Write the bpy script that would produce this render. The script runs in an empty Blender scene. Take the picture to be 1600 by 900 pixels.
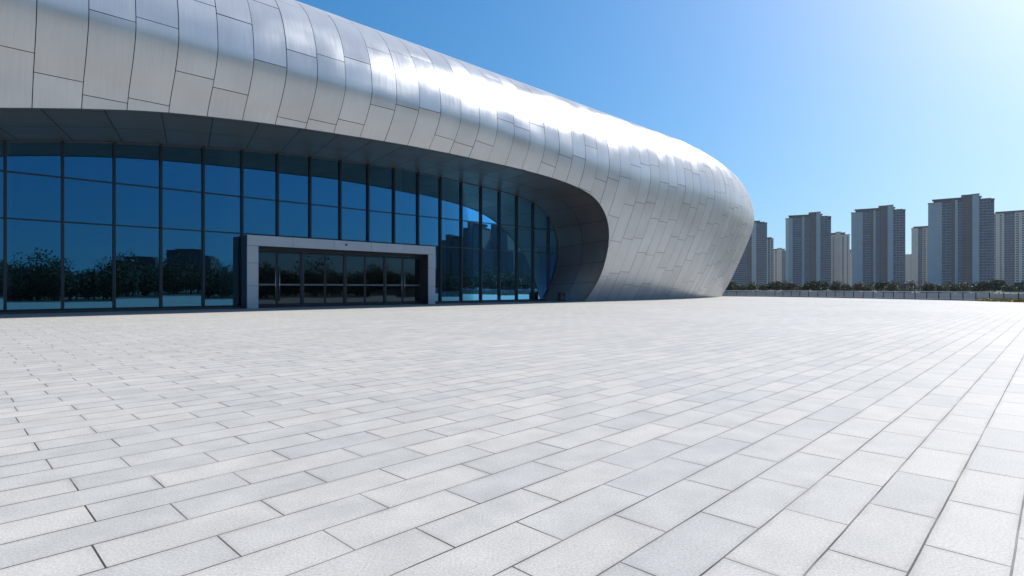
import bpy, math, random
import numpy as np
from mathutils import Vector, Matrix
random.seed(7); R = math.radians
rng = np.random.default_rng(5)
scene = bpy.context.scene

# ------------------------------------------------------------------ camera
CAM_H = 1.4
cd = bpy.data.cameras.new('camera'); cam = bpy.data.objects.new('camera', cd)
scene.collection.objects.link(cam); scene.camera = cam
cam.location = (0, 0, CAM_H); cam.rotation_euler = (R(90), 0, 0)
cd.sensor_width = 36; cd.lens = 36*880/1600; cd.clip_start = .1; cd.clip_end = 9000

# ------------------------------------------------------------------ sky, sun, exposure
SUN_AZ, SUN_EL = 56.0, 41.0            # azimuth measured clockwise from the view direction
w = bpy.data.worlds.new('World'); scene.world = w; w.use_nodes = True
nt = w.node_tree; bg = nt.nodes['Background']
sky = nt.nodes.new('ShaderNodeTexSky'); sky.sky_type = 'NISHITA'; sky.sun_disc = False
sky.sun_elevation = R(SUN_EL); sky.sun_rotation = R(SUN_AZ)
sky.air_density = 1.5; sky.dust_density = 1.6; sky.ozone_density = 6.0; sky.altitude = 0
# the camera's colour response: a little more saturation and contrast in the blue
# thin the model's yellow ground-haze band: look the sky up a few degrees higher
tc = nt.nodes.new('ShaderNodeTexCoord'); ad = nt.nodes.new('ShaderNodeVectorMath'); ad.operation = 'ADD'; ad.inputs[1].default_value = (0, 0, .12)
nt.links.new(tc.outputs['Generated'], ad.inputs[0]); nz = nt.nodes.new('ShaderNodeVectorMath'); nz.operation = 'NORMALIZE'
nt.links.new(ad.outputs[0], nz.inputs[0]); nt.links.new(nz.outputs[0], sky.inputs[0])
bw = nt.nodes.new('ShaderNodeRGBToBW'); nt.links.new(sky.outputs[0], bw.inputs[0])
sat = nt.nodes.new('ShaderNodeMix'); sat.data_type = 'RGBA'; sat.clamp_factor = False; sat.inputs['Factor'].default_value = 1.9
nt.links.new(bw.outputs[0], sat.inputs['A']); nt.links.new(sky.outputs[0], sat.inputs['B'])
gam = nt.nodes.new('ShaderNodeGamma'); gam.inputs[1].default_value = 1.0; nt.links.new(sat.outputs['Result'], gam.inputs[0])
tin = nt.nodes.new('ShaderNodeVectorMath'); tin.operation = 'MULTIPLY'; nt.links.new(gam.outputs[0], tin.inputs[0]); tin.inputs[1].default_value = (.98, .985, .95)
nt.links.new(tin.outputs[0], bg.inputs[0]); bg.inputs[1].default_value = .0717
sd = bpy.data.lights.new('sun', 'SUN'); so = bpy.data.objects.new('sun', sd)
scene.collection.objects.link(so)
sd.energy = 4.8; sd.angle = R(.53); sd.color = (1, .965, .915)
d = Vector((math.sin(R(SUN_AZ))*math.cos(R(SUN_EL)), math.cos(R(SUN_AZ))*math.cos(R(SUN_EL)), math.sin(R(SUN_EL))))
so.rotation_euler = d.to_track_quat('Z', 'Y').to_euler(); so.location = (60, 20, 80)
vs = scene.view_settings
vs.view_transform = 'Standard'; vs.look = 'None'; vs.gamma = 1; vs.use_curve_mapping = False
vs.exposure = .55
scene.cycles.max_bounces = 8; scene.cycles.transparent_max_bounces = 12
scene.cycles.glossy_bounces = 4; scene.cycles.diffuse_bounces = 3
scene.cycles.caustics_reflective = False; scene.cycles.caustics_refractive = False

# ------------------------------------------------------------------ helpers
def tag(o, label=None, cat=None, group=None, kind=None):
    if label: o['label'] = label
    if cat: o['category'] = cat
    if group: o['group'] = group
    if kind: o['kind'] = kind
    return o
def empty(name, loc, rz=0, parent=None):
    o = bpy.data.objects.new(name, None); scene.collection.objects.link(o)
    o.location = loc; o.rotation_euler.z = rz; o.empty_display_size = .5
    if parent: o.parent = parent
    return o
class MB:
    """collects polygons, builds ONE mesh object"""
    def __init__(s): s.v = []; s.f = []; s.uv = None; s.mi = []
    def poly(s, pts, mi=0):
        n = len(s.v); s.v += [tuple(map(float, p)) for p in pts]; s.f.append(tuple(range(n, n+len(pts)))); s.mi.append(mi)
    def box(s, a, b, mi=0):
        x0, y0, z0 = a; x1, y1, z1 = b
        n = len(s.v)
        s.v += [(x0,y0,z0),(x1,y0,z0),(x1,y1,z0),(x0,y1,z0),(x0,y0,z1),(x1,y0,z1),(x1,y1,z1),(x0,y1,z1)]
        for q in ((3,2,1,0),(4,5,6,7),(0,1,5,4),(1,2,6,5),(2,3,7,6),(3,0,4,7)):
            s.f.append(tuple(n+i for i in q)); s.mi.append(mi)
    def obox(s, c, ex, ey, ez, mi=0):
        c, ex, ey, ez = map(np.array, (c, ex, ey, ez)); n = len(s.v)
        for k in (-1, 1):
            for i, j in ((-1,-1),(1,-1),(1,1),(-1,1)): s.v.append(tuple(c+i*ex+j*ey+k*ez))
        for q in ((3,2,1,0),(4,5,6,7),(0,1,5,4),(1,2,6,5),(2,3,7,6),(3,0,4,7)):
            s.f.append(tuple(n+i for i in q)); s.mi.append(mi)
    def tube(s, pts, r, seg=8, mi=0, cap=True):
        pts = [np.array(p, float) for p in pts]; rs = r if isinstance(r, (list, tuple)) else [r]*len(pts)
        n0 = len(s.v)
        for i, p in enumerate(pts):
            t = pts[min(i+1, len(pts)-1)]-pts[max(i-1, 0)]; t /= np.linalg.norm(t)
            a = np.cross(t, (0, 0, 1) if abs(t[2]) < .9 else (1, 0, 0)); a /= np.linalg.norm(a); b = np.cross(t, a)
            for k in range(seg):
                an = 2*math.pi*k/seg; s.v.append(tuple(p+rs[i]*(math.cos(an)*a+math.sin(an)*b)))
        for i in range(len(pts)-1):
            for k in range(seg):
                a = n0+i*seg+k; b = n0+i*seg+(k+1) % seg
                s.f.append((a, b, b+seg, a+seg)); s.mi.append(mi)
        if cap:
            s.f.append(tuple(n0+k for k in reversed(range(seg)))); s.mi.append(mi)
            e = n0+(len(pts)-1)*seg; s.f.append(tuple(e+k for k in range(seg))); s.mi.append(mi)
    def build(s, name, mats, parent=None, smooth=False, bevel=0, uv=None):
        me = bpy.data.meshes.new(name); me.from_pydata(s.v, [], s.f)
        mats = mats if isinstance(mats, (list, tuple)) else [mats]
        for m in mats: me.materials.append(m)
        if len(mats) > 1: me.polygons.foreach_set('material_index', s.mi)
        if smooth: me.polygons.foreach_set('use_smooth', [True]*len(s.f))
        if uv is not None:
            l = me.uv_layers.new(name='UVMap'); ids = np.empty(len(me.loops), int); me.loops.foreach_get('vertex_index', ids)
            l.data.foreach_set('uv', np.array(uv, float)[ids].ravel())
        me.update()
        o = bpy.data.objects.new(name, me); scene.collection.objects.link(o)
        if parent: o.parent = parent
        if bevel:
            m = o.modifiers.new('bevel', 'BEVEL'); m.width = bevel; m.segments = 2; m.limit_method = 'ANGLE'
        return o

# ------------------------------------------------------------------ materials
def mat(name, col=(.5,.5,.5), rough=.5, metal=0, spec=.5, noise=None, bump=None):
    m = bpy.data.materials.new(name); m.use_nodes = True; t = m.node_tree; b = t.nodes['Principled BSDF']
    b.inputs['Base Color'].default_value = (*col, 1); b.inputs['Roughness'].default_value = rough
    b.inputs['Metallic'].default_value = metal; b.inputs['Specular IOR Level'].default_value = spec
    if noise:
        sc, amt = noise
        tc = t.nodes.new('ShaderNodeTexCoord'); n = t.nodes.new('ShaderNodeTexNoise'); n.inputs['Scale'].default_value = sc; n.inputs['Detail'].default_value = 6
        t.links.new(tc.outputs['Object'], n.inputs['Vector'])
        mr = t.nodes.new('ShaderNodeMapRange'); mr.inputs['From Min'].default_value = .3; mr.inputs['From Max'].default_value = .7
        mr.inputs['To Min'].default_value = 1-amt; mr.inputs['To Max'].default_value = 1+amt
        t.links.new(n.outputs['Fac'], mr.inputs['Value'])
        mx = t.nodes.new('ShaderNodeVectorMath'); mx.operation = 'SCALE'; mx.inputs[0].default_value = col
        t.links.new(mr.outputs[0], mx.inputs['Scale']); t.links.new(mx.outputs[0], b.inputs['Base Color'])
        if bump:
            bp = t.nodes.new('ShaderNodeBump'); bp.inputs['Strength'].default_value = bump[0]; bp.inputs['Distance'].default_value = bump[1]
            t.links.new(n.outputs['Fac'], bp.inputs['Height']); t.links.new(bp.outputs[0], b.inputs['Normal'])
    return m
def metal_panels(name, base, rough, var, grain=.06, metal=1.0):
    """brushed metal sheets: tone and gloss differ a little from sheet to sheet"""
    m = bpy.data.materials.new(name); m.use_nodes = True; t = m.node_tree; b = t.nodes['Principled BSDF']; L = t.links.new
    N = t.nodes.new
    b.inputs['Metallic'].default_value = metal
    g = N('ShaderNodeNewGeometry'); uv = N('ShaderNodeUVMap')
    mp = N('ShaderNodeMapping'); mp.inputs['Scale'].default_value = (14, .5, 1); L(uv.outputs[0], mp.inputs['Vector'])
    n1 = N('ShaderNodeTexNoise'); n1.inputs['Scale'].default_value = 1.0; n1.inputs['Detail'].default_value = 5; L(mp.outputs[0], n1.inputs['Vector'])
    n2 = N('ShaderNodeTexNoise'); n2.inputs['Scale'].default_value = .45; n2.inputs['Detail'].default_value = 1.5; L(uv.outputs[0], n2.inputs['Vector'])
    def mr(src, a, c, f0=.3, f1=.7):
        r = N('ShaderNodeMapRange'); r.inputs['From Min'].default_value = f0; r.inputs['From Max'].default_value = f1
        r.inputs['To Min'].default_value = a; r.inputs['To Max'].default_value = c; L(src, r.inputs['Value']); return r.outputs[0]
    def mul(a, c):
        q = N('ShaderNodeMath'); q.operation = 'MULTIPLY'; L(a, q.inputs[0]); L(c, q.inputs[1]); return q.outputs[0]
    k = mul(mul(mr(g.outputs['Random Per Island'], 1-var, 1+var, 0, 1), mr(n1.outputs['Fac'], 1-grain, 1+grain)), mr(n2.outputs['Fac'], .95, 1.05))
    sc = N('ShaderNodeVectorMath'); sc.operation = 'SCALE'; sc.inputs[0].default_value = base; L(k, sc.inputs['Scale']); L(sc.outputs[0], b.inputs['Base Color'])
    wn = N('ShaderNodeTexWhiteNoise'); wn.noise_dimensions = '1D'; L(g.outputs['Random Per Island'], wn.inputs['W'])
    rr = mul(mr(wn.outputs['Value'], rough*.88, rough*1.12, 0, 1), mul(mr(n1.outputs['Fac'], .96, 1.04), mr(n2.outputs['Fac'], .9, 1.12)))
    L(rr, b.inputs['Roughness'])
    bp = N('ShaderNodeBump'); bp.inputs['Strength'].default_value = .08; bp.inputs['Distance'].default_value = .02
    L(n2.outputs['Fac'], bp.inputs['Height']); L(bp.outputs[0], b.inputs['Normal'])
    if metal == 1.0:
        gl = N('ShaderNodeBsdfGlossy'); gl.distribution = 'BECKMANN'; L(sc.outputs[0], gl.inputs['Color']); L(rr, gl.inputs['Roughness']); L(bp.outputs[0], gl.inputs['Normal'])
        df = N('ShaderNodeBsdfDiffuse'); L(sc.outputs[0], df.inputs['Color']); L(bp.outputs[0], df.inputs['Normal']); ms = N('ShaderNodeMixShader'); ms.inputs[0].default_value = .42
        L(df.outputs[0], ms.inputs[1]); L(gl.outputs[0], ms.inputs[2]); L(ms.outputs[0], t.nodes['Material Output'].inputs[0]); t.nodes.remove(b)
    return m
def glass_mat(name, refl, rcol, tcol, rough=0.0):
    """coated facade glass: a mirror-like coat over tinted see-through glass"""
    m = bpy.data.materials.new(name); m.use_nodes = True; t = m.node_tree; N = t.nodes.new; L = t.links.new
    t.nodes.remove(t.nodes['Principled BSDF'])
    out = t.nodes['Material Output']; tr = N('ShaderNodeBsdfTransparent'); tr.inputs[0].default_value = (*tcol, 1)
    gl = N('ShaderNodeBsdfGlossy'); gl.inputs['Color'].default_value = (*rcol, 1); gl.inputs['Roughness'].default_value = rough
    lw = N('ShaderNodeLayerWeight'); lw.inputs['Blend'].default_value = .35
    mr = N('ShaderNodeMapRange'); mr.inputs['To Min'].default_value = refl; mr.inputs['To Max'].default_value = 1.0
    L(lw.outputs['Fresnel'], mr.inputs['Value'])
    mx = N('ShaderNodeMixShader'); L(mr.outputs[0], mx.inputs[0]); L(tr.outputs[0], mx.inputs[1]); L(gl.outputs[0], mx.inputs[2]); L(mx.outputs[0], out.inputs[0])
    # panes are never perfectly flat
    tc = N('ShaderNodeTexCoord'); n = N('ShaderNodeTexNoise'); n.inputs['Scale'].default_value = .35; L(tc.outputs['Object'], n.inputs['Vector'])
    bp = N('ShaderNodeBump'); bp.inputs['Strength'].default_value = .06; bp.inputs['Distance'].default_value = .02
    L(n.outputs['Fac'], bp.inputs['Height'])
    # and each pane sits at its own very slight angle
    sx = N('ShaderNodeSeparateXYZ'); L(tc.outputs['Object'], sx.inputs[0])
    def q(op, a, v):
        k = N('ShaderNodeMath'); k.operation = op; L(a, k.inputs[0]); k.inputs[1].default_value = v; return k.outputs[0]
    cx_ = q('FLOOR', q('DIVIDE', q('ADD', sx.outputs[0], OX_PANE), 2.53*41/42.5), 0)
    cz_ = N('ShaderNodeMath'); cz_.operation = 'ADD'; L(q('GREATER_THAN', sx.outputs[2], 5.18), cz_.inputs[0]); L(q('GREATER_THAN', sx.outputs[2], 7.72), cz_.inputs[1])
    cb = N('ShaderNodeCombineXYZ'); L(cx_, cb.inputs[0]); L(cz_.outputs[0], cb.inputs[1])
    wn = N('ShaderNodeTexWhiteNoise'); wn.noise_dimensions = '3D'; L(cb.outputs[0], wn.inputs['Vector'])
    sb = N('ShaderNodeVectorMath'); sb.operation = 'SUBTRACT'; L(wn.outputs['Color'], sb.inputs[0]); sb.inputs[1].default_value = (.5, .5, .5)
    sc = N('ShaderNodeVectorMath'); sc.operation = 'SCALE'; L(sb.outputs[0], sc.inputs[0]); sc.inputs['Scale'].default_value = .008
    av = N('ShaderNodeVectorMath'); av.operation = 'ADD'; L(bp.outputs[0], av.inputs[0]); L(sc.outputs[0], av.inputs[1])
    nn = N('ShaderNodeVectorMath'); nn.operation = 'NORMALIZE'; L(av.outputs[0], nn.inputs[0]); L(nn.outputs[0], gl.inputs['Normal'])
    return m
OX_PANE = 20.0-1.79*41/42.5
def leaf_mat(name, cols):
    m = bpy.data.materials.new(name); m.use_nodes = True; t = m.node_tree; b = t.nodes['Principled BSDF']
    g = t.nodes.new('ShaderNodeNewGeometry'); r = t.nodes.new('ShaderNodeValToRGB'); t.links.new(g.outputs['Random Per Island'], r.inputs[0])
    cr = r.color_ramp; cr.elements[0].color = (*cols[0], 1); cr.elements[1].color = (*cols[-1], 1)
    for i, c in enumerate(cols[1:-1]): cr.elements.new((i+1)/(len(cols)-1)).color = (*c, 1)
    t.links.new(r.outputs[0], b.inputs['Base Color']); b.inputs['Roughness'].default_value = .65; b.inputs['Specular IOR Level'].default_value = .25
    return m
M = {}
M['clad'] = metal_panels('brushed_metal_panels', (.56, .563, .57), .41, .045, .035)
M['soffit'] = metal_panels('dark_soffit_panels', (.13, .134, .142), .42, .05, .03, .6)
M['back'] = mat('dark_joint_backing', (.02, .021, .024), .7)
M['trim'] = mat('dark_edge_trim', (.06, .065, .07), .4, .6)
M['mull'] = mat('dark_blue_aluminium', (.018, .024, .034), .35, .4)
M['glass'] = glass_mat('coated_facade_glass', .29, (.13, .47, .78), (.15, .20, .21))
M['dglass'] = glass_mat('dark_door_glass', .07, (.3, .45, .55), (.03, .045, .05))
M['portal'] = mat('grey_portal_panels', (.42, .43, .46), .42, .25, noise=(.6, .05))
M['steel'] = mat('door_handle_steel', (.5, .52, .55), .3, 1)
M['roof'] = mat('roof_membrane', (.35, .36, .37), .6, .2, noise=(.3, .08))
M['int_wall'] = mat('interior_wall', (.05, .06, .065), .8, noise=(.4, .2))
M['int_floor'] = mat('interior_floor', (.16, .17, .17), .25, noise=(.5, .1))
M['column'] = mat('pale_interior_column', (.75, .78, .78), .5, noise=(.5, .03))
M['black'] = mat('black_plastic', (.015, .015, .017), .45)
M['bluegrey'] = mat('blue_grey_bin_panel', (.16, .24, .34), .5, noise=(3, .08))

# ------------------------------------------------------------------ ground
def paver_mat():
    m = bpy.data.materials.new('granite_pavers'); m.use_nodes = True; t = m.node_tree; b = t.nodes['Principled BSDF']; N = t.nodes.new; L = t.links.new
    th = R(44.2); tc = N('ShaderNodeTexCoord')
    def dot(v):
        q = N('ShaderNodeVectorMath'); q.operation = 'DOT_PRODUCT'; L(tc.outputs['Object'], q.inputs[0]); q.inputs[1].default_value = v; return q.outputs['Value']
    def math_(op, a, c=None, v=None):
        q = N('ShaderNodeMath'); q.operation = op; L(a, q.inputs[0])
        if c is not None: L(c, q.inputs[1])
        if v is not None: q.inputs[1].default_value = v
        return q.outputs[0]
    a = dot((math.sin(th), math.cos(th), 0)); q = dot((math.cos(th), -math.sin(th), 0))
    RW, RL = .3609, .903
    q = math_('ADD', q, v=.5316+RW*800)
    # joints wander a hair
    n0 = N('ShaderNodeTexNoise'); n0.inputs['Scale'].default_value = 1.7; L(tc.outputs['Object'], n0.inputs['Vector'])
    wob = math_('MULTIPLY', math_('SUBTRACT', n0.outputs['Fac'], v=.5), v=.010)
    q = math_('ADD', q, wob)
    # each row slips a little against its neighbours
    row = math_('FLOOR', math_('DIVIDE', q, v=RW))
    wn = N('ShaderNodeTexWhiteNoise'); wn.noise_dimensions = '1D'; L(row, wn.inputs['W'])
    a = math_('ADD', a, math_('MULTIPLY', math_('SUBTRACT', wn.outputs['Value'], v=.5), v=.10))
    a = math_('ADD', a, v=PAVE_OFF + RL*800)
    cb = N('ShaderNodeCombineXYZ'); L(a, cb.inputs[0]); L(q, cb.inputs[1])
    def brick(mort, smooth, c1, c2):
        br = N('ShaderNodeTexBrick'); br.offset = .5; br.offset_frequency = 2; br.squash = 1
        br.inputs['Scale'].default_value = 1; br.inputs['Brick Width'].default_value = RL; br.inputs['Row Height'].default_value = RW
        br.inputs['Mortar Size'].default_value = mort; br.inputs['Mortar Smooth'].default_value = smooth
        br.inputs['Color1'].default_value = (*c1, 1); br.inputs['Color2'].default_value = (*c2, 1)
        L(cb.outputs[0], br.inputs['Vector']); return br
    tone = brick(0, 0, (.395, .389, .368), (.450, .432, .398))
    jt = brick(.0055, .2, (1, 1, 1), (1, 1, 1))
    # granite: fine speckle, cloudy stains
    sp = N('ShaderNodeTexNoise'); sp.inputs['Scale'].default_value = 75; sp.inputs['Detail'].default_value = 5; sp.inputs['Roughness'].default_value = .75; L(tc.outputs['Object'], sp.inputs['Vector'])
    cl = N('ShaderNodeTexNoise'); cl.inputs['Scale'].default_value = 2.3; cl.inputs['Detail'].default_value = 7; cl.inputs['Roughness'].default_value = .62; L(tc.outputs['Object'], cl.inputs['Vector'])
    big = N('ShaderNodeTexNoise'); big.inputs['Scale'].default_value = .12; big.inputs['Detail'].default_value = 4; L(tc.outputs['Object'], big.inputs['Vector'])
    def mr(src, x, y, f0=.3, f1=.7):
        r = N('ShaderNodeMapRange'); r.inputs['From Min'].default_value = f0; r.inputs['From Max'].default_value = f1
        r.inputs['To Min'].default_value = x; r.inputs['To Max'].default_value = y; L(src, r.inputs['Value']); return r.outputs[0]
    k = math_('MULTIPLY', math_('MULTIPLY', mr(sp.outputs['Fac'], .74, 1.24, .33, .67), mr(cl.outputs['Fac'], .90, 1.09)), mr(big.outputs['Fac'], .95, 1.05))
    grime = brick(.05, 1.0, (1, 1, 1), (1, 1, 1))
    gn = N('ShaderNodeTexNoise'); gn.inputs['Scale'].default_value = 1.6; gn.inputs['Detail'].default_value = 6; L(tc.outputs['Object'], gn.inputs['Vector'])
    gr = math_('SUBTRACT', math_('MULTIPLY', math_('MULTIPLY', grime.outputs['Fac'], mr(gn.outputs['Fac'], 0, 1, .38, .65)), v=-.2), v=-1.0)
    k = math_('MULTIPLY', k, gr)
    sc = N('ShaderNodeVectorMath'); sc.operation = 'SCALE'; L(tone.outputs['Color'], sc.inputs[0]); L(k, sc.inputs['Scale'])
    # joint depth of colour varies: some tight and pale, some filled with dark grit
    jn = N('ShaderNodeTexNoise'); jn.inputs['Scale'].default_value = 1.1; jn.inputs['Detail'].default_value = 5; L(cb.outputs[0], jn.inputs['Vector'])
    jf = math_('MULTIPLY', jt.outputs['Fac'], mr(jn.outputs['Fac'], .45, 1.0, .35, .6))
    mx = N('ShaderNodeMix'); mx.data_type = 'RGBA'; L(jf, mx.inputs['Factor']); L(sc.outputs[0], mx.inputs['A']); mx.inputs['B'].default_value = (.055, .05, .045, 1)
    # sparse dark specks and stains
    vo = N('ShaderNodeTexNoise'); vo.inputs['Scale'].default_value = 26; vo.inputs['Detail'].default_value = 3; L(tc.outputs['Object'], vo.inputs['Vector'])
    st = mr(vo.outputs['Fac'], 0, .5, .73, .78)
    m2 = N('ShaderNodeMix'); m2.data_type = 'RGBA'; L(st, m2.inputs['Factor']); L(mx.outputs['Result'], m2.inputs['A']); m2.inputs['B'].default_value = (.14, .13, .12, 1)
    L(m2.outputs['Result'], b.inputs['Base Color'])
    b.inputs['Specular IOR Level'].default_value = .16
    L(mr(cl.outputs['Fac'], .55, .72), b.inputs['Roughness'])
    h = math_('SUBTRACT', math_('MULTIPLY', sp.outputs['Fac'], v=.15), jt.outputs['Fac'])
    bp = N('ShaderNodeBump'); bp.inputs['Strength'].default_value = .5; bp.inputs['Distance'].default_value = .006
    L(h, bp.inputs['Height']); L(bp.outputs[0], b.inputs['Normal'])
    return m
PAVE_OFF = 0.25
def sheet(name, pts, z, m, kind='structure'):
    b = MB(); b.poly([(x, y, z) for x, y in pts]); o = b.build(name, m); o['kind'] = kind; return o
TH = R(45.6); C_, S_ = math.cos(TH), math.sin(TH)
def W(s, p): return (-p*C_+s*S_, p*S_+s*C_)
fence_line = [(30, 96), (37.5, 93.8), (41.8, 91), (45.5, 83), (48.2, 74), (50.0, 66), (51.2, 58), (52, 50), (52.6, 42)]
sheet('plaza', [W(-130, -3), W(60, -3)] + [(x-.15, y-.15) for x, y in reversed(fence_line)] + [(-10, 130), (-170, 60)], 0, paver_mat())
lawn = mat('dry_lawn', (.10, .10, .065), .9, noise=(.8, .45), bump=(.6, .1))
g = MB(); g.poly([(-4000, -4000, -.12), (4000, -4000, -.12), (4000, 6000, -.12), (-4000, 6000, -.12)]); g.build('ground', lawn)['kind'] = 'structure'

# ------------------------------------------------------------------ the hall: shell surface
PB = 29.6; Hc = 1.4
LT = np.array([(-1,.235,-.0473),(-.8,.17,.07),(-.6,.098,.21),(-.4,.052,.305),(-.25,.022,.345),(-.1,.004,.378),(0,0,.395),(.12,.003,.43),(.25,.012,.465),(.4,.036,.512),(.55,.075,.553),(.7,.13,.586),(.82,.21,.606),(.92,.34,.620),(1,.62,.628)])
RT = np.array([(-1,.18,-.0473),(-.8,.128,.042),(-.6,.0855,.13),(-.4,.05,.208),(-.25,.024,.27),(-.1,.006,.325),(0,0,.365),(.12,.004,.41),(.25,.014,.455),(.4,.038,.507),(.55,.076,.552),(.7,.13,.586),(.82,.21,.606),(.92,.34,.620),(1,.62,.628)])
def pch(x, xs, ys):
    h = np.diff(xs); d = np.diff(ys)/h; m = np.zeros(len(xs))
    with np.errstate(all='ignore'):
        hm = 2/(1/np.where(d[:-1] == 0, 1, d[:-1])+1/np.where(d[1:] == 0, 1, d[1:]))
    m[1:-1] = np.where(d[:-1]*d[1:] > 0, hm, 0); m[0] = d[0]; m[-1] = d[-1]
    i = np.clip(np.searchsorted(xs, x, side='right')-1, 0, len(xs)-2); t = (x-xs[i])/h[i]
    return (2*t**3-3*t**2+1)*ys[i]+(t**3-2*t**2+t)*h[i]*m[i]+(-2*t**3+3*t**2)*ys[i+1]+(t**3-t**2)*h[i]*m[i+1]
def sst(x): x = np.clip(x, 0, 1); return x*x*(3-2*x)
def prof(s, t):
    w_ = np.maximum(sst((s-22)/26), sst((-8-s)/26))
    dp = pch(t, LT[:,0], LT[:,1])*(1-w_)+pch(t, RT[:,0], RT[:,1])*w_
    z = pch(t, LT[:,0], LT[:,2])*(1-w_)+pch(t, RT[:,0], RT[:,2])*w_
    return dp*PB, z*PB+Hc
S0, A0, B0, NN, ZS, DL, DU, ZU, NW = NOSE = tuple([60.7635, 40.7175, 24.5761, 1.9, -0.0867, -0.1333, -0.261, -0.2311, 0.8])
SC = 2.2+1.69*5; KS = 1.08; KG = 41/42.5
def surf(q, t):
    """q<0 straight front, 0..1 nose to the tip, 1..2 round to the back, >2 straight back (q-2 metres)"""
    q = np.asarray(q, float); t = np.asarray(t, float)
    al = np.clip(q, 0, 2)*np.pi/2
    ca = np.abs(np.sin(al))**(2/NN); sb = np.sign(np.cos(al))*np.abs(np.cos(al))**(2/NN)
    w_ = np.clip(np.sin(al), 0, 1)**NW
    sref = S0+np.minimum(q, 0)-np.maximum(q-2, 0)
    dp, z = prof(sref, t); lo = t < 0
    dp = dp*np.where(lo, 1+DL*w_, 1+DU*w_); zb = prof(sref, 0*t)[1]
    z = np.where(lo, z*(1+ZS*w_), zb*(1+ZS*w_)+(z-zb)*(1+ZU*w_))
    A = np.maximum(A0-dp, .3); B = np.maximum(B0-dp, .3)
    return sref+A*np.where(np.abs(q-1) <= 1, ca, 0), PB+B0-B*sb, z
def surf3(q, t, side=1):
    s, p, z = surf(q, t)
    if side < 0: s = 2*SC-s
    return np.stack([s*KS, p*KS, (z-Hc)*KS+Hc], -1)
OX, OY = 20.0, 44.0                                   # origin of the hall in (s,p)
wx, wy = W(OX, OY)
hall = empty('exhibition_hall', (wx, wy, 0), R(90)-TH)
tag(hall, 'huge rounded silver metal hall with long arched glass front on the plaza', 'building')
def loc(P): return (P[0]-OX, P[1]-OY, P[2])

open_pts = [(-14.5,-1),(-14.4,.4),(-13.2,2.7),(-10.4,5.2),(-6.4,7.1),(-2.2,8.32),(1.18,8.92),(2.25,9.14),(3.93,9.45),(5.55,9.72),(7.17,9.94),(8.86,10.1),(10.59,10.24),(12.33,10.35),(14.06,10.44),(15.73,10.51),(17.56,10.58),(19.39,10.64),(21.19,10.68),(22.98,10.7),(24.87,10.7),(26.75,10.67),(28.48,10.62),(30.39,10.56),(31.91,10.48),(33.86,10.37),(35.52,10.23),(37.18,10.03),(39.01,9.71),(40.54,9.22),(42.04,8.4),(43.13,7.46),(43.96,6.34),(44.61,4.82),(44.93,3.06),(44.85,1.62),(44.27,.0),(43.9,-1)]
glass_pts = [(-13.0,0),(-12.7,1),(-11.3,3.2),(-8.6,5.5),(-5.0,7.5),(-1.5,8.8),(1.58,9.61),(4.23,10.12),(6.74,10.48),(9.29,10.79),(11.68,11.06),(14.36,11.32),(16.92,11.53),(19.45,11.71),(23.7,11.88),(27.43,11.94),(29.46,11.91),(32.35,11.81),(34.96,11.69),(37.48,11.56),(40.04,11.44),(42.74,11.2),(45.04,10.75),(46.84,9.94),(48.25,8.59),(48.95,6.95),(49.0,5.04),(48.42,3.12),(47.49,1.44),(46.31,0)]
open_pts = [(a*KS, (b-Hc)*KS+Hc) for a, b in open_pts]
glass_pts = [(a*KG, 0 if b <= 0 else (b-Hc)*KG+Hc) for a, b in glass_pts]
def resample(pts, n):
    pts = np.array(pts, float)
    for _ in range(3):                                 # Chaikin, ends kept
        q = [pts[0]]
        for a, b in zip(pts[:-1], pts[1:]): q += [a*.75+b*.25, a*.25+b*.75]
        q.append(pts[-1]); pts = np.array(q)
    l = np.concatenate([[0], np.cumsum(np.linalg.norm(np.diff(pts, axis=0), axis=1))])
    x = np.linspace(0, l[-1], n); return np.stack([np.interp(x, l, pts[:,i]) for i in range(pts.shape[1])], 1)
OP = resample(open_pts, 240)
def sd_poly(x, z):
    """signed distance to the opening in the (s,z) view: negative inside"""
    P = OP; A = P; Bq = np.roll(P, -1, 0); x = np.asarray(x)[..., None]; z = np.asarray(z)[..., None]
    ex, ez = Bq[:,0]-A[:,0], Bq[:,1]-A[:,1]; wx_, wz_ = x-A[:,0], z-A[:,1]
    h = np.clip((wx_*ex+wz_*ez)/(ex*ex+ez*ez), 0, 1)
    dd = np.sqrt(((wx_-h*ex)**2+(wz_-h*ez)**2).min(-1))
    c = ((A[:,1] > z) != (Bq[:,1] > z)); xi = A[:,0]+(z-A[:,1])/np.where(ez == 0, 1e-9, ez)*ex
    inside = (np.where(c & (x < xi), 1, 0).sum(-1) % 2) == 1
    return np.where(inside, -dd, dd)

RIB = 1.69
# rib stations. straight part: s = 2.2 + k*RIB; nose: even spacing along the widest outline
qs_straight = [(2.2+k*RIB)-S0 for k in range(-30, 60) if 2.2+k*RIB <= S0-.4 and 2.2+k*RIB >= SC]
fine = np.linspace(0, 2, 1201); fp = surf3(fine, np.zeros_like(fine))
al = np.concatenate([[0], np.cumsum(np.linalg.norm(np.diff(fp, axis=0), axis=1))])
rem = RIB-(0-qs_straight[-1]); ns = round((al[-1]-rem)/RIB)
qs_nose = list(np.interp(np.linspace(rem, al[-1], ns+1), al, fine))
qb = qs_nose[-1]
qs_right = qs_straight+qs_nose+[2+k*RIB for k in range(1, int((S0-SC)/RIB)+1)]+[2+S0-SC]
qs_left_front = [-(S0-SC)]+[-(S0-SC)+(SC-(2.2+k*RIB)) for k in range(4, -60, -1) if -(S0-SC)+(SC-(2.2+k*RIB)) < -.4 and SC-(2.2+k*RIB) > .05]
qs_left = qs_left_front+qs_nose+[2+k*RIB for k in range(1, int((S0-SC)/RIB)+1)]+[2+S0-SC]
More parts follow.
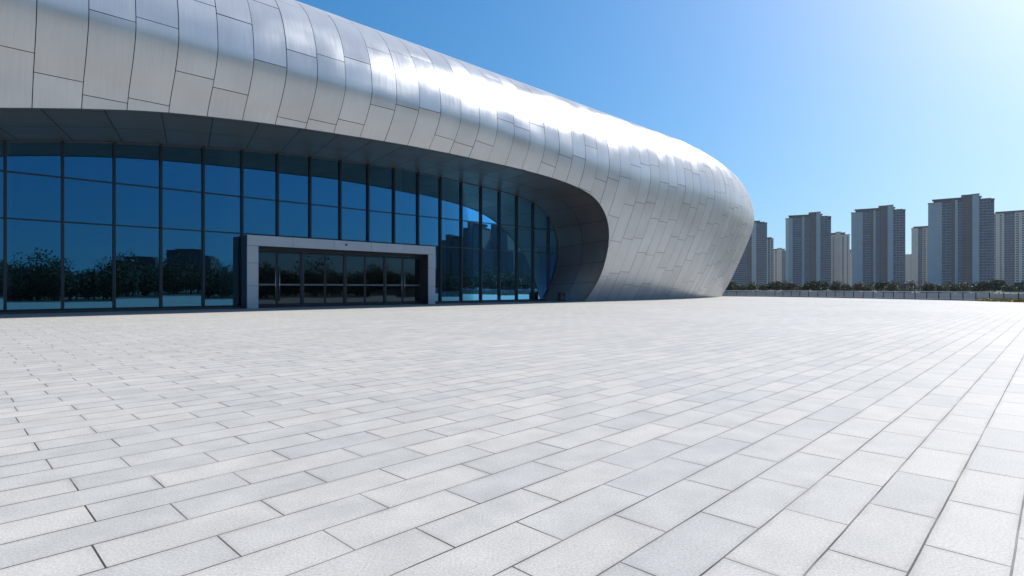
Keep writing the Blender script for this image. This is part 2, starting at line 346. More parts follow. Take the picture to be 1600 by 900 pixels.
if qs_right[0] > -(S0-SC)+.01: qs_right = [-(S0-SC)]+qs_right

V, F, UV = [], [], []; BV, BF = [], []
def add_cells(G, D, vl, fl, uvl=None, UVG=None):
    """G (n,m,3) points, D (n,m) signed distance: keep D>0, cut cells that straddle the edge"""
    n, m = D.shape; idx = {}
    def vid(i, j):
        k = (i, j)
        if k not in idx: idx[k] = len(vl); vl.append(tuple(G[i, j])); (uvl is not None) and uvl.append(tuple(UVG[i, j]))
        return idx[k]
    cut = {}
    def eid(a, b):
        k = (a, b) if a < b else (b, a)
        if k not in cut:
            t = D[a]/(D[a]-D[b]); cut[k] = len(vl); vl.append(tuple(G[a]*(1-t)+G[b]*t))
            if uvl is not None: uvl.append(tuple(UVG[a]*(1-t)+UVG[b]*t))
        return cut[k]
    pos = D > 0
    for i in range(n-1):
        for j in range(m-1):
            cs = [(i,j),(i+1,j),(i+1,j+1),(i,j+1)]; k = [pos[c] for c in cs]
            if all(k): fl.append(tuple(vid(*c) for c in cs)); continue
            if not any(k): continue
            poly = []
            for a in range(4):
                c, e = cs[a], cs[(a+1) % 4]
                if pos[c]: poly.append(vid(*c))
                if pos[c] != pos[e]: poly.append(eid(c, e))
            if len(poly) > 2: fl.append(tuple(poly))
tt = np.linspace(-1, 1, 401)
PANEL_L = 4.0; GAP = .034; NSUB = 3
stag = [0, .42, .12, .55, .8, .28, .66, .05, .5, .9, .35, .7, .2, .6, .95, .45]
def strip(qa, qc, side, i):
    ra, rb_ = surf3(qa, tt, side), surf3(qc, tt, side)
    mid = (ra+rb_)/2
    L = np.concatenate([[0], np.cumsum(np.linalg.norm(np.diff(mid, axis=0), axis=1))]); tot = L[-1]
    wdt = np.linalg.norm(ra-rb_, axis=1)
    def at_t(t, f):      # point between the two ribs, straight across
        A = np.stack([np.interp(t, tt, ra[:,k]) for k in range(3)], -1); Bq = np.stack([np.interp(t, tt, rb_[:,k]) for k in range(3)], -1)
        return A+(Bq-A)*f
    t_all = np.linspace(-1, 1, 81)
    # inward direction
    def nrm(tv, eps=.004):
        a = at_t(tv-eps, .5); b_ = at_t(tv+eps, .5); T = b_-a
        X = np.stack([np.interp(tv, tt, (rb_-ra)[:,k]) for k in range(3)], -1)
        n = np.cross(X, T); n /= np.linalg.norm(n, axis=-1)[..., None]+1e-9
        return n*(1 if side > 0 else -1)
    front = (max(qa, qc) < .45)
    # backing sheet
    G = np.zeros((NSUB+1, len(t_all), 3)); nn_ = nrm(np.clip(t_all, -.99, .99))
    for f in range(NSUB+1): G[f] = at_t(t_all, f/NSUB)-nn_*.09
    D = sd_poly(G[...,0], G[...,2])+.01 if front else np.ones(G.shape[:2])
    n0 = len(BV); add_cells(G-np.array([OX, OY, 0]), D, BV, BF)
    # panels
    st = stag[(i*5) % 16]*PANEL_L
    cuts = [0]+[st+k*PANEL_L for k in range(0, 20) if .7 < st+k*PANEL_L < tot-.7]+[tot]
    rr = np.random.default_rng(i*7+(3 if side < 0 else 0))
    for a0, a1 in zip(cuts[:-1], cuts[1:]):
        a0g, a1g = a0+GAP/2, a1-GAP/2
        m = max(3, int((a1g-a0g)/.33)); La = np.linspace(a0g, a1g, m+1); tv = np.interp(La, L, tt)
        wv = np.interp(tv, tt, wdt); nv = nrm(np.clip(tv, -.99, .99))
        G = np.zeros((NSUB+1, m+1, 3)); UVG = np.zeros((NSUB+1, m+1, 2))
        t1, t2, t3 = rr.normal(0, .004), rr.normal(0, .0018), rr.normal(0, .0022)
        for f in range(NSUB+1):
            ff = f/NSUB; fr = (GAP/2/np.maximum(wv, .1)); fx = fr+(1-2*fr)*ff
            base = at_t(tv, fx[:, None])
            along = (La-(a0+a1)/2)/max((a1-a0)/2, .1)
            pill = .006*(1-(2*ff-1)**2)*(1-along**2)
            G[f] = base+nv*(t1+t2*along+t3*(2*ff-1)+pill)[:, None]
            UVG[f,:,0] = i*RIB+fx*RIB; UVG[f,:,1] = La
        D = sd_poly(G[...,0], G[...,2]) if front else np.ones(G.shape[:2])
        add_cells(G-np.array([OX, OY, 0]), D, V, F, UV, UVG)
for i, (a, b) in enumerate(zip(qs_right[:-1], qs_right[1:])): strip(a, b, 1, i)
for i, (a, b) in enumerate(zip(qs_left[:-1], qs_left[1:])): strip(a, b, -1, i+200)
def raw(name, v, f, m, parent, smooth=True, uv=None):
    me = bpy.data.meshes.new(name); me.from_pydata(v, [], f); me.materials.append(m)
    if uv is not None:
        l = me.uv_layers.new(name='UVMap'); ids = np.empty(len(me.loops), int); me.loops.foreach_get('vertex_index', ids)
        l.data.foreach_set('uv', np.array(uv, float)[ids].ravel())
    me.polygons.foreach_set('use_smooth', [smooth]*len(me.polygons)); me.update()
    o = bpy.data.objects.new(name, me); scene.collection.objects.link(o); o.parent = parent; return o
clad = raw('metal_cladding', V, F, M['clad'], hall, True, UV)
raw('joint_backing', BV, BF, M['back'], clad)
# roof cap
rc = MB(); ring = [surf3(q, 1.0, 1) for q in qs_right]+[surf3(q, 1.0, -1) for q in reversed(qs_left)]
cen = np.array([SC*KS, (PB+B0)*KS, ring[0][2]+.4])
for a, b in zip(ring, ring[1:]+ring[:1]): rc.poly([loc(a), loc(b), loc(cen)])
rc.build('roof', M['roof'], hall)

# ---- reveal / soffit between the shell edge and the glass
PG = 41.0
NE = 150
oe = resample([p for p in open_pts if p[1] > -.5], NE); ge = resample(glass_pts, NE)
def shell_p(s, z):
    s = s/KS; q = s-S0; side = 1
    if s < SC: q = (2*SC-s)-S0; side = -1
    ts = np.linspace(-1, 0, 400); P = surf3(np.full(400, min(q, 0)), ts, side)
    return np.interp(z, P[:,2], P[:,1])
oe3 = np.array([(s, shell_p(s, max(z, .0)), max(z, 0)) for s, z in oe]); oe3[0,2] = oe3[-1,2] = 0
ge3 = np.array([(s, PG, max(z, 0)) for s, z in ge])
Lo = np.concatenate([[0], np.cumsum(np.linalg.norm(np.diff(oe3, axis=0), axis=1))])
def reveal(u, mu):
    a = np.array([np.interp(u, Lo, oe3[:,k]) for k in range(3)]); x = u/Lo[-1]*(NE-1)
    k = np.interp(u, Lo, np.arange(NE)); b = np.array([np.interp(k, np.arange(NE), ge3[:,j]) for j in range(3)])
    P = a+(b-a)*mu
    # gently hollow cross-section
    cen = np.array([(a[0]+b[0])/2, 0, 0]); return P
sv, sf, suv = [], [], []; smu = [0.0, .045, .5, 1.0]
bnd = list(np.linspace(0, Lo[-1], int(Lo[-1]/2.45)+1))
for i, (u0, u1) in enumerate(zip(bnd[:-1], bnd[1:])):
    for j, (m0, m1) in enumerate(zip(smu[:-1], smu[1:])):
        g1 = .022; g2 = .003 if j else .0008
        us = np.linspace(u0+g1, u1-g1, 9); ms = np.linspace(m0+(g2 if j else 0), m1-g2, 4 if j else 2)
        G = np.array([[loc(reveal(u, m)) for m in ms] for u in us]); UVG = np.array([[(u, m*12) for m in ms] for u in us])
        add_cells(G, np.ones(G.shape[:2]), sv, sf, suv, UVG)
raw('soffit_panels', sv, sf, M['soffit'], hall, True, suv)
bv, bf = [], []
us = np.linspace(0, Lo[-1], 160); G = np.array([[loc(reveal(u, m)+np.array([0, 0, .05])) for m in (0.0, .3, .6, 1.0)] for u in us])
# push the backing a little outward of the reveal
cenr = np.array(loc((20, 38, 2)))
for i in range(len(us)):
    for j in range(4):
        v_ = G[i, j]-np.array([cenr[0], G[i, j][1], cenr[2]]); v_ /= np.linalg.norm(v_)+1e-9; G[i, j] = G[i, j]+v_*.14
add_cells(G, np.ones(G.shape[:2]), bv, bf)
raw('soffit_backing', bv, bf, M['back'], hall)
et = MB(); et.tube([loc(P) for P in oe3[1:-1]], .035, 6); et.build('opening_edge_trim', M['trim'], hall)

# ---- glass wall
gw = MB(); gp = [loc((s, PG, z)) for s, z in ge]
gw.poly(gp); glass = gw.build('window_wall', M['glass'], hall)
def glass_top(s):
    zz = [a[1]+(b[1]-a[1])*(s-a[0])/(b[0]-a[0]) for a, b in zip(ge[:-1], ge[1:]) if (a[0]-s)*(b[0]-s) <= 0 and a[0] != b[0]]
    return sorted(zz)
GS = (1.79+2.53*np.arange(-5, 19))*KG
def mull(s, z0, z1, wd=.065, dp=.2):
    b = MB(); b.box(loc((s-wd, PG-dp, z0)), loc((s+wd, PG+.06, z1))); return b.build('mullion', M['mull'], glass, bevel=.012)
PX0, PX1, PZ = 13.8, 29.47, 5.0
for s in GS:
    zz = glass_top(s)
    if not zz: continue
    z1 = zz[-1]; z0 = zz[0] if len(zz) > 1 else 0
    if PX0+.1 < s < PX1-.1: z0 = PZ
    if z1-z0 > .4: mull(s, z0, z1)
def span(z):
    xs = [a[0]+(b[0]-a[0])*(z-a[1])/(b[1]-a[1]) for a, b in zip(ge[:-1], ge[1:]) if (a[1]-z)*(b[1]-z) <= 0 and a[1] != b[1]]
    return min(xs), max(xs)
for z in (7.72, 5.18):
    x0, x1 = span(z); b = MB(); b.box(loc((x0, PG-.13, z-.035)), loc((x1, PG+.04, z+.035))); b.build('transom', M['mull'], glass, bevel=.01)
for x0, x1 in ((span(.25)[0], PX0), (PX1, span(.25)[1])):
    b = MB(); b.box(loc((x0, PG-.24, 0)), loc((x1, PG+.1, .22))); b.build('sill', M['mull'], glass, bevel=.01)
b = MB(); b.tube([loc((s, PG-.06, z)) for s, z in ge[1:-1]], .11, 6); b.build('curved_frame', M['mull'], glass)
# slight individual tilt of each pane so the mirrored skyline steps from pane to pane
gm = MB()
# ---- interior seen through the glass
b = MB(); b.box(loc((-12, PG+.3, -.2)), loc((56, PG+17, .03))); b.build('interior_floor', M['int_floor'], hall)
b = MB(); b.box(loc((-12, PG+17, 0)), loc((56, PG+17.4, 13))); b.build('interior_wall', M['int_wall'], hall)
b = MB(); b.box(loc((-12, PG+.5, 12.4)), loc((56, PG+17, 12.8))); b.build('interior_ceiling', M['int_wall'], hall)
b = MB(); b.box(loc((3, PG+9, 5.4)), loc((50, PG+17, 5.9))); b.build('mezzanine', M['int_wall'], hall)
for s, r in ((13.7, .75), (27.4, .5), (32.2, .5), (45.2, .6), (1.5, .6)):
    b = MB(); b.tube([loc((s, PG+1.5, 0)), loc((s, PG+1.5, 12.4))], r, 24); o = b.build('interior_column', M['column'], hall, smooth=False)

# ---- entrance portal
PF, PD = 39.6, 40.62
zi = 4.28; xi0, xi1 = 14.54, 28.72
b = MB()
def slab(b, x0, x1, p0, p1, z0, z1): b.box(loc((x0, p0, z0)), loc((x1, p1, z1)))
e = .008
# jambs split into three panels, lintel split into long panels, mitred look through a joint
for x0, x1 in ((PX0, xi0), (xi1, PX1)):
    for z0, z1 in ((0, 1.55), (1.55, 3.1), (3.1, zi)): slab(b, x0, x1, PF, PG-.3, z0+e, z1-e)
n = 5
for k in range(n):
    a0 = PX0+(PX1-PX0)*k/n; a1 = PX0+(PX1-PX0)*(k+1)/n; slab(b, a0+e, a1-e, PF, PG-.3, zi+e, PZ)
pf_ = b.build('portal_frame', M['portal'], hall, bevel=.012)
b = MB(); slab(b, PX0+.03, xi0-.03, PF+.03, PG-.32, 0, PZ-.03); slab(b, xi1+.03, PX1-.03, PF+.03, PG-.32, 0, PZ-.03); slab(b, PX0+.04, PX1-.04, PF+.03, PG-.32, zi+.03, PZ-.04)
b.build('joint_backing', M['back'], pf_)
b = MB(); slab(b, PX0-.003, PX0+.02, PF+.06, PG-.26, 0, PZ-.02); b.build('side_cladding', M['trim'], pf_)
b = MB(); slab(b, xi1-.02, xi1+.01, PF+.05, PD, 0, zi-.02); slab(b, xi0-.01, xi0+.02, PF+.05, PD, 0, zi-.02); slab(b, xi0, xi1, PF+.05, PD, zi-.02, zi+.012); b.build('reveal_lining', M['trim'], pf_)
b = MB(); ss = 21.05; b.tube([loc((ss, PF-.05, zi+.42)), loc((ss, PF+.01, zi+.42))], .085, 14); b.build('round_sensor', M['black'], pf_)
# doors
dx = [14.5, 16.3, 18.15, 19.95, 21.6, 23.35, 25.2, 26.95, 28.65]; dx = [14.54]+[x*.9944 for x in dx[1:-1]]+[28.72]
b = MB(); slab(b, xi0, xi1, PD-.06, PD+.1, 4.0, zi); slab(b, xi0, xi1, PD-.06, PD+.1, 0, .12)
for x in dx[::2]: slab(b, max(x-.09, xi0), min(x+.09, xi1), PD-.08, PD+.1, .12, 4.0)
b.build('door_frame', M['mull'], hall, bevel=.01)
M['rail'] = mat('grey_door_rail', (.10, .13, .17), .35, .5)
for k in range(8):
    x0, x1 = dx[k]+(.09 if k % 2 == 0 else .015), dx[k+1]-(.09 if k % 2 else .015)
    b = MB(); fz0, fz1 = .13, 3.97; fw = .07
    slab(b, x0, x0+fw, PD-.02, PD+.04, fz0, fz1); slab(b, x1-fw, x1, PD-.02, PD+.04, fz0, fz1)
    slab(b, x0+fw, x1-fw, PD-.02, PD+.04, fz1-.09, fz1); slab(b, x0+fw, x1-fw, PD-.02, PD+.04, fz0, fz0+.16)
    dr = b.build('door', M['mull'], hall, bevel=.006)
    b = MB(); slab(b, x0+fw, x1-fw, PD-.025, PD+.035, 1.58, 1.70); b.build('mid_rail', M['rail'], dr)
    b = MB(); slab(b, x0+fw, x1-fw, PD+.005, PD+.015, fz0+.16, fz1-.09); b.build('pane', M['dglass'], dr)
    if k in (0, 1, 6, 7):
        hx = x1-.13 if k % 2 == 0 else x0+.13
        b = MB(); b.tube([loc((hx, PD-.10, .5)), loc((hx, PD-.10, 2.9))], .022, 8)
        for z in (.7, 2.7): b.tube([loc((hx, PD-.10, z)), loc((hx, PD-.02, z))], .012, 6)
        b.build('handle', M['steel'], dr, smooth=True)
b = MB(); slab(b, xi0, xi1, PD+1.9, PD+2.1, 0, zi); 
for x0, x1 in ((-14, PX0), (PX1, 45.2)):
    b = MB(); b.box(loc((x0, PG-.55, 0)), loc((x1, PG-.24, .1))); b.build('kerb_plinth', M['trim'], hall)

# ------------------------------------------------------------------ litter bin at the end of the glass
bx, by = W(45.6, 38.9)
bn = empty('litter_bin', (bx, by, 0), R(90)-TH); tag(bn, 'dark twin litter bin with a blue grey side standing in the dark recess', 'litter bin')
for k, x in ((0, -.36), (1, .12)):
    b = MB(); b.box((x-.2, -.2, .08), (x+.2, .2, .82)); b.build('bin_body', M['black'], bn, bevel=.03)
    b = MB(); b.box((x-.12, -.212, .58), (x+.12, -.2, .72)); b.build('bin_opening', M['back'], bn)
b = MB(); b.box((-.62, -.24, .86), (.38, .24, .93)); b.build('canopy', M['black'], bn, bevel=.02)
b = MB(); b.box((.40, -.22, .02), (.52, .22, .95)); b.build('side_panel', M['bluegrey'], bn, bevel=.01)
for x in (-.6, -.13, .36):
    b = MB(); b.box((x-.02, -.03, 0), (x+.02, .03, .86)); b.build('post', M['black'], bn)

# ------------------------------------------------------------------ balustrade along the plaza edge
M['fglass'] = mat('balustrade_glass', (.30, .36, .42), .3); M['fglass'].node_tree.nodes['Principled BSDF'].inputs['Alpha'].default_value = .72
M['frail'] = mat('pale_handrail', (.55, .58, .60), .35, .7)
M['fpost'] = mat('dark_rail_post', (.05, .06, .07), .45, .5)
M['kerb'] = mat('concrete_kerb', (.22, .24, .26), .8, noise=(2, .12))
fl = np.array(fence_line, float)
ext = np.array([[53.2, 30]]); fl = np.vstack([[[14, 99.5]], fl, ext])
fL = np.concatenate([[0], np.cumsum(np.linalg.norm(np.diff(fl, axis=0), axis=1))])
fe = empty('glass_balustrade', (48.2, 74, 0)); tag(fe, 'low glass balustrade with pale handrail along the far plaza edge', 'balustrade')
def fpt(l, off=0): return np.array([np.interp(l, fL, fl[:,0])-48.2, np.interp(l, fL, fl[:,1])-74])
b = MB(); ls = np.linspace(0, fL[-1], 90); b.tube([(*fpt(l), .95) for l in ls], .04, 8); b.build('handrail', M['frail'], fe, smooth=True)
b = MB(); pk = MB(); n = int(fL[-1]/1.5)
for k in range(n+1):
    l = fL[-1]*k/n; x, y = fpt(l); q = MB(); q.box((x-.035, y-.035, 0), (x+.035, y+.035, .93)); q.build('post', M['fpost'], fe)
for k in range(n):
    a, c = fpt(fL[-1]*k/n), fpt(fL[-1]*(k+1)/n); dd = c-a; L_ = np.linalg.norm(dd); u = dd/L_
    m_ = (a+c)/2; nx = np.array([-u[1], u[0]])
    b.obox((*m_, .5), (*(u*(L_/2-.06)), 0), (*(nx*.006), 0), (0, 0, .33))
    pk.obox((*m_, .07), (*(u*(L_/2)), 0), (*(nx*.12), 0), (0, 0, .07))
b.build('glass_infill', M['fglass'], fe); pk.build('kerb', M['kerb'], fe)

# ------------------------------------------------------------------ planting
def leaves(b, cen, rad, n, size, rg, flat=.8, lumps=9, mi=0):
    cs = rg.normal(0, 1, (lumps, 3)); cs /= np.linalg.norm(cs, axis=1)[:, None]; cs *= rg.uniform(.25, .72, (lumps, 1)); lr = rg.uniform(.32, .55, lumps)
    k = rg.integers(lumps, size=n); v = rg.normal(0, 1, (n, 3)); v /= np.linalg.norm(v, axis=1)[:, None]
    p = cs[k]+v*(lr[k]*rg.uniform(.6, 1.05, n))[:, None]; p = p[p[:, 2] > -.85]; n = len(p)
    p = np.array(cen)+p*np.array(rad); a = rg.normal(0, 1, (n, 3)); a /= np.linalg.norm(a, axis=1)[:, None]
    c = np.cross(a, rg.normal(0, 1, (n, 3))); c /= np.linalg.norm(c, axis=1)[:, None]+1e-9; h = (size*rg.uniform(.6, 1.4, n))[:, None]
    n0 = len(b.v); q = np.stack([p-a*h, p+c*h*.6, p+a*h, p-c*h*.6], 1).reshape(-1, 3)
    b.v += list(map(tuple, q.tolist())); b.f += [(n0+4*i, n0+4*i+1, n0+4*i+2, n0+4*i+3) for i in range(n)]; b.mi += [mi]*n
bark = mat('bark', (.07, .055, .045), .9, noise=(6, .3))
LM = {'dark green': leaf_mat('leaves_dark_green', [(.025,.042,.018),(.055,.075,.03),(.09,.10,.04)]),
      'olive': leaf_mat('leaves_olive', [(.06,.07,.02),(.12,.12,.035),(.17,.15,.05)]),
      'rusty brown': leaf_mat('leaves_rusty', [(.10,.06,.03),(.20,.11,.045),(.15,.12,.05)]),
      'bare grey brown': leaf_mat('twigs_grey', [(.10,.08,.07),(.15,.12,.10),(.10,.09,.07)])}
tree_meshes = {}
def tree_proto(col, var):
    rg = np.random.default_rng(hash((len(col), var)) % 1000+var)
    b = MB(); n = 1500 if col != 'bare grey brown' else 420
    leaves(b, (0, 0, 1.75), (2.2, 2.0, 1.45), n, .17, rg, lumps=12)
    cr = b.build('crown', LM[col]).data
    t = MB(); t.tube([(0, 0, -.1), (.03, .02, .6), (-.04, .03, 1.2), (.02, 0, 2.0)], [.11, .09, .07, .03], 7)
    for k in range(5):
        an = k*1.26+var; t.tube([(0, 0, .8+.12*k), (.5*math.cos(an), .5*math.sin(an), 1.4+.1*k), (1.0*math.cos(an), 1.0*math.sin(an), 2.1)], [.045, .03, .012], 5)
    tk = t.build('trunk', bark).data
    for o in [o for o in scene.collection.objects if o.data in (cr, tk)]: bpy.data.objects.remove(o)
    return cr, tk
protos = {(c, v): tree_proto(c, v) for c in LM for v in range(3)}
def ipt(x, Z): return ((x-800)/880*Z, Z)
tree_cols = ['dark green','olive','olive','olive','dark green','rusty brown','olive','dark green','dark green','dark green','olive','rusty brown','olive','dark green','olive','bare grey brown','bare grey brown','rusty brown','olive','olive','rusty brown','olive','dark green','dark green','olive','dark green','dark green']
behind = [(1196,'tower half hidden by the hall'),(1231,'short brown tower'),(1262,'first big tower, left part'),(1294,'first big tower, right part'),(1325,'narrow cream tower'),(1338,'far pale slab'),(1372,'second big tower, left part'),(1407,'second big tower, right part'),(1428,'low grey tower'),(1460,'cream tower'),(1500,'left part of the tallest tower'),(1541,'right part of the tallest tower'),(1561,'narrow mixed tower'),(1700,'wide cream tower at the edge')]
cnt = {}
for i, c in enumerate(tree_cols):
    x = 1140+i*18.2+rng.uniform(-3, 3); Z = 150+rng.uniform(-14, 22); top = {'dark green': 12.0, 'olive': 9.0, 'rusty brown': 10, 'bare grey brown': 12}[c]+rng.uniform(-1.5, 2)
    h = 1.4+top/880*Z; cr, tk = protos[(c, i % 3)]
    X, Y = ipt(x, Z); rt = empty('small_tree', (X, Y, -.1), rng.uniform(0, 6)); s = h/3.15; rt.scale = (s*1.05, s*1.05, s)
    where = next(n for e_, n in behind if x < e_)
    lab = f'{c} small tree below the {where}'; cnt.setdefault((c, where), []).append((rt, lab))
    rt['category'] = 'tree'; rt['group'] = 'small trees behind the balustrade'
    for nme, me in (('crown', cr), ('trunk', tk)):
        o = bpy.data.objects.new(nme, me); scene.collection.objects.link(o); o.parent = rt
for (c, where), L_ in cnt.items():
    for k, (o, lab) in enumerate(L_):
        o['label'] = lab if len(L_) == 1 else f'{c} small tree below the {where}, {["left","right"][k] if len(L_)==2 else ["left","middle","right"][min(k,2)]} one'
# low scrub that fills in between the trees
b = MB(); rg = np.random.default_rng(3)
for k in range(90):
    x = 1100+rg.uniform(0, 620); Z = rg.uniform(165, 190); X, Y = ipt(x, Z); leaves(b, (X, Y, .7), (3.4, 2.4, 1.5+rg.uniform(-.3, .5)), 300, .2, rg, lumps=6)
o = b.build('undergrowth', LM['olive']); tag(o, 'dark tangled scrub filling in beneath the row of small trees', 'scrub', kind='stuff')
# yellow-green ground cover on the bed at the right edge
b = MB(); rg = np.random.default_rng(9)
for k in range(3200):
    u = rg.uniform(0, 1); l = fL[-1]*.0; Yv = 59.5-u*15; Xf = np.interp(Yv, fl[::-1][:, 1], fl[::-1][:, 0]); X = Xf-.35-rg.uniform(0, 1.7); z = rg.uniform(.02, .30)
    a = rg.normal(0, 1, 3); a /= np.linalg.norm(a); c = np.cross(a, rg.normal(0, 1, 3)); c /= np.linalg.norm(c)+1e-9; p = np.array([X, Yv, z]); h = .11
    b.poly([p-a*h, p+c*h*.6, p+a*h, p-c*h*.6])
LM['yellow'] = leaf_mat('leaves_yellow', [(.20,.18,.04),(.38,.26,.05),(.22,.24,.05),(.45,.24,.06)])
o = b.build('ground_cover', LM['yellow']); tag(o, 'yellow green ground cover in front of the balustrade at right', 'plants', kind='stuff')

# ------------------------------------------------------------------ apartment towers
TM = {'cream': mat('cream_render', (.84, .66, .51), .85, noise=(.15, .06)), 'grey': mat('pale_blue_grey_render', (.50, .49, .48), .85, noise=(.15, .06)),
      'brown': mat('brown_render', (.13, .09, .08), .85, noise=(.15, .08)), 'white': mat('white_render', (.72, .70, .68), .85, noise=(.15, .05)),
      'taupe': mat('taupe_render', (.64, .51, .41), .85, noise=(.15, .06)),
      'win': mat('tower_window_glass', (.02, .032, .05), .3, 0, .4), 'slab': mat('balcony_slab', (.26, .29, .33), .8), 'bwin': mat('balcony_glass', (.03, .06, .11), .3, 0, .4, noise=(.25, .7)),
      'dark': mat('tower_dark_recess', (.035, .04, .05), .8)}
def tower(x0, x1, top, Z, bays, label, yaw=0, depth=16, nf=31):
    """bays: (f0, f1, kind, forward offset, extra height)"""
    k = Z/880; Wd = (x1-x0)*k; Ht = (450-top)*k+1.4; cx = ((x0+x1)/2-800)*k
    rz = -math.atan2(cx, Z)+R(yaw)
    rt = empty('apartment_tower', (cx, Z, -.1), rz); tag(rt, label, 'apartment tower', 'apartment towers beyond the plaza'); fh = (Ht-4)/nf
    for f0, f1, kind, off, ex in bays:
        a, c = -Wd/2+f0*Wd, -Wd/2+f1*Wd; y0 = -off; h = Ht+ex
        base = {'glass': 'dark', 'cwin': 'cream', 'gwin': 'grey', 'twin': 'taupe', 'bwinc': 'brown', 'wwin': 'white', 'dwin': 'dark'}.get(kind, kind)
        b = MB()
        if kind in ('glass', 'dwin'):
            b.box((a, y0+1.5, 0), (c, depth, h)); b.build('wing', TM[base], rt)
            b = MB(); w_ = c-a; n = max(2, int(round(w_/3.2)))
            for fl_ in range(nf):
                z = 3+fl_*fh
                if z+fh > h: break
                b.box((a+.05, y0+.05, z), (c-.05, y0+1.5, z+.55), 0)                 # floor slab edge / parapet
                for q in range(n):
                    xa = a+.15+q*(w_-.3)/n; xb = a+.15+(q+1)*(w_-.3)/n
                    if (fl_*7+q*3+int(x0)) % 5 == 0: b.box((xa+.12, y0+.9, z+.42), (xb-.12, y0+1.5, z+fh-.1), 2)
                    else: b.box((xa+.08, y0+.25+.1*((fl_+q) % 3), z+.42), (xb-.08, y0+1.5, z+fh-.06), 1)
                    b.box((xb-.09, y0+.15, z+.42), (xb+.09, y0+.4, z+fh), 0)
            b.build('balcony_stack', [TM['slab'], TM['bwin'], TM['win']], rt)
        else:
            # a wall bay: the wall with a shallow column of windows, roof edge on top
            b.box((a, y0, 0), (c, depth, h)); b.build('wing', TM[base], rt)
            if kind != base:
                w_ = c-a; n = max(1, int(round(w_/4.6)))
                for q in range(n):
                    b = MB(); xm = a+(q+.5)*w_/n; b.box((xm-.35, y0-.02, 3), (xm+.35, y0+.1, h-1.2), 2); hw = 1.3 if q % 2 == 0 else .9
                    for fl_ in range(nf+1):
                        z = 3+fl_*fh
                        if z+fh > h-1: break
                        b.box((xm-hw, y0-.04, z+.8), (xm+hw, y0+.1, z+.8+1.45), 0); b.box((xm-hw-.12, y0-.12, z+.62), (xm+hw+.12, y0+.1, z+.78), 1)
                        b.box((xm-.05, y0-.07, z+.8), (xm+.05, y0, z+2.25), 1)
                    b.build('window_column', [TM['win'], TM['slab'], TM[base]], rt)
        b = MB(); b.box((a-.35, y0-.5, h), (c+.35, depth+.4, h+.5)); b.build('roof_edge', TM['brown' if kind in ('brown', 'bwinc') else 'dark'], rt)
    # roof-top housing with flat canopy
    b = MB(); b.box((-Wd*.42, 2.5, Ht+.5), (Wd*.3, depth-3, Ht+2.0)); b.box((-Wd*.44, 1.0, Ht+2.0), (Wd*.32, depth-2, Ht+2.4)); b.build('roof_housing', TM['dark'], rt)
    return rt
big = [(0,.07,'cream',.6,-1.5),(.07,.16,'grey',0,-1),(.16,.37,'glass',1.0,0),(.37,.42,'grey',.4,0),(.42,.52,'glass',.4,0),(.52,.68,'bwinc',-.6,4.2),(.68,.77,'grey',1.6,4.2),(.77,.93,'glass',.8,-1.0),(.93,1,'dwin',-.5,-1.5)]
bigl = [(0,.10,'grey',.6,-1.5),(.10,.22,'grey',0,-1),(.22,.36,'glass',1.0,0),(.36,.42,'brown',.2,0),(.42,.46,'grey',.6,0),(.46,.52,'glass',.4,0),(.52,.68,'bwinc',-.6,4.0),(.68,.78,'grey',1.6,4.0),(.78,.95,'glass',.8,-1.0),(.95,1,'dwin',-.5,-1.5)]
tower(1141, 1196, 348, 745, [(0,.30,'glass',.5,-3),(.30,.48,'glass',0,-2),(.48,.60,'brown',-.8,0),(.60,.72,'grey',.8,0),(.72,.93,'glass',.4,0),(.93,1,'dwin',-.4,-1)], 'blue grey tower half hidden behind the curved metal hall end')
tower(1196, 1208, 373, 840, [(0,.32,'white',.3,0),(.32,.6,'glass',0,0),(.6,1,'gwin',.4,0)], 'very narrow pale tower just right of the tower touching the hall')
tower(1207, 1230, 391, 900, [(0,.35,'cwin',.3,0),(.35,.62,'taupe',.9,3.2),(.62,1,'glass',0,-1)], 'short tan tower with raised middle between two blue grey towers')
tower(1231, 1294, 338, 665, big, 'big blue glazed tower with dark brown core, nearest the hall of the three big ones')
tower(1294, 1325, 366, 780, [(0,.4,'twin',0,-.5),(.4,.62,'taupe',.8,3),(.62,1,'cwin',.3,-1)], 'tan tower with taller brown core right beside the first big blue tower')
tower(1325, 1331, 392, 980, [(0,1,'wwin',.3,0)], 'thin white slab tower far off in the gap between big towers')
tower(1331, 1337, 394, 960, [(0,1,'taupe',.3,0)], 'thin taupe slab tower touching the left side of the second big tower')
tower(1336, 1407, 328, 610, bigl, 'big blue glazed tower with brown core in the middle of the skyline')
tower(1407, 1429, 400, 930, [(0,.35,'twin',0,0),(.35,.7,'taupe',.6,2.4),(.7,1,'gwin',.2,-.5)], 'lowest grey brown tower left of the peach cream tower')
tower(1428, 1462, 356, 700, [(0,.25,'cream',.4,0),(.25,.42,'dwin',-.2,0),(.42,.7,'cwin',.3,0),(.7,1,'cream',.3,1.5)], 'peach cream tower with dark window strip left of the tallest tower')
tower(1460, 1541, 312, 545, bigl, 'tallest blue glazed tower with brown core and flat roof canopies')
tower(1541, 1562, 356, 720, [(0,.45,'wwin',.4,0),(.45,.8,'glass',0,1),(.8,1,'brown',-.3,1.5)], 'narrow half cream half dark tower right of the tallest tower')
tower(1561, 1640, 331, 640, [(0,.2,'cwin',.4,0),(.2,.36,'glass',0,0),(.36,.6,'cwin',.3,0),(.6,1,'cwin',.5,1.5)], 'wide cream tower cut off by the right edge with dark glazed strip')
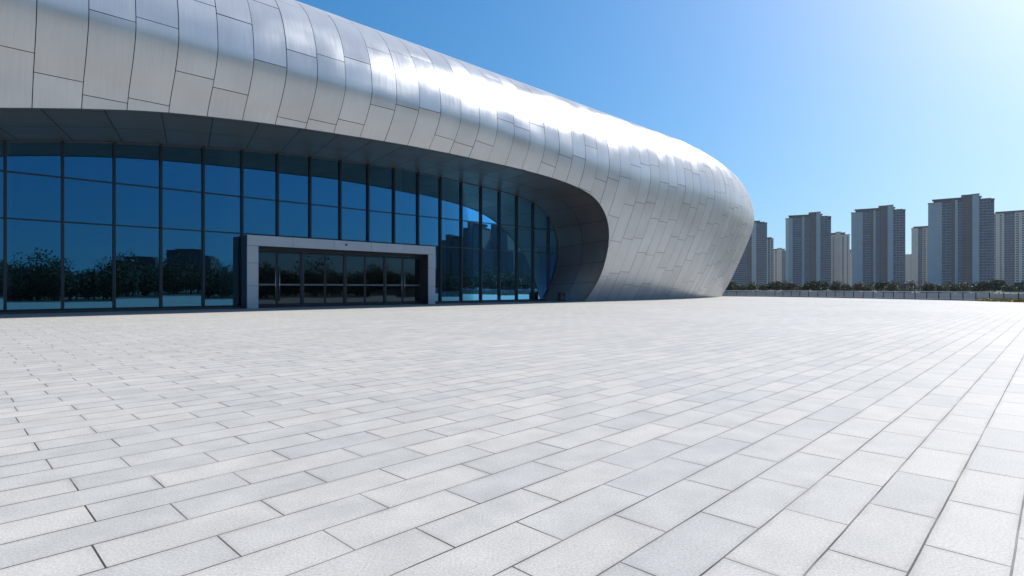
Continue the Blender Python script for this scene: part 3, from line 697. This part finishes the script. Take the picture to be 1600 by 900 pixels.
# towers and trees the glass front mirrors (they stand behind and to the right of the viewpoint)
def mirrored(x, Z):
    X, Y = (x-800)/880*Z, Z; s = X*S_+Y*C_; p = -X*C_+Y*S_; return W(s, 2*PG-p)
def rtower(x0, x1, top, Z, bays, label):
    k = Z/880; X, Y = mirrored((x0+x1)/2, Z); o = tower(800-(x1-x0)/2, 800+(x1-x0)/2, top, Z, bays, label); o.location = (X, Y, -.1)
    o.rotation_euler.z = -math.atan2(X-0, Y-0)+R(20); o['group'] = 'towers mirrored in the glass front'
rbig = [(0,.2,'brown',.6,-1.5),(.2,.45,'bwinc',.2,0),(.45,.55,'dark',-.5,0),(.55,.75,'bwinc',1,4),(.75,1,'dark',.4,-1)]
rtower(683, 722, 371, 520, rbig, 'dark tower mirrored in the glass just right of the entrance')
rtower(722, 757, 352, 500, rbig, 'dark tower mirrored in the glass, middle of three')
rtower(757, 800, 356, 520, rbig, 'dark tower mirrored in the glass beside the recess wall')
rtower(800, 868, 352, 560, rbig, 'unseen dark tower added to cover mirrored sky at the right end of the glass')  # added tower, keeps a bright wedge of sky out of the glass
rtower(266, 322, 400, 420, [(0,.5,'bwinc',0,0),(.5,1,'dark',1,1)], 'broad low block mirrored in the glass left of the entrance')
rtower(180, 236, 405, 460, [(0,.5,'dark',0,0),(.5,1,'bwinc',1,-2)], 'lower block mirrored in the second glass bay')
b = MB(); t = MB(); rg = np.random.default_rng(21)
for k in range(270):
    x = rg.uniform(-150, 880); Zp = 2*PG+rg.uniform(24, 70); Z = Zp/(S_-(x-800)/880*C_); X, Y = mirrored(x, Z); h = rg.uniform(3.6, 6.8)  # belt's right end is extended to cover mirrored sky there too
    if k % 13 == 0: h *= 1.5
    leaves(b, (X, Y, h*.5), (h*.62, h*.62, h*.52), 1200, .19, rg, lumps=14)
    t.tube([(X, Y, -.1), (X+.1, Y, h*.5)], [.16, .08], 6)
o = b.build('woodland', LM['dark green']); tag(o, 'dark belt of trees mirrored in the lower glass front', 'woodland', kind='stuff')
o2 = t.build('trunks', bark, o)

# ------------------------------------------------------------------ air
hm = bpy.data.materials.new('haze'); hm.use_nodes = True; t_ = hm.node_tree; t_.nodes.remove(t_.nodes['Principled BSDF'])
pv = t_.nodes.new('ShaderNodeVolumePrincipled'); pv.inputs['Color'].default_value = (.78, .88, 1, 1); pv.inputs['Density'].default_value = .00009; pv.inputs['Anisotropy'].default_value = .2
t_.links.new(pv.outputs[0], t_.nodes['Material Output'].inputs['Volume'])
b = MB(); b.box((-1300, -1100, -1.2), (1500, 1500, 112)); o = b.build('haze', hm); o['kind'] = 'stuff'; o['label'] = 'thin pale blue haze over the plaza and the far towers'; o['category'] = 'haze'
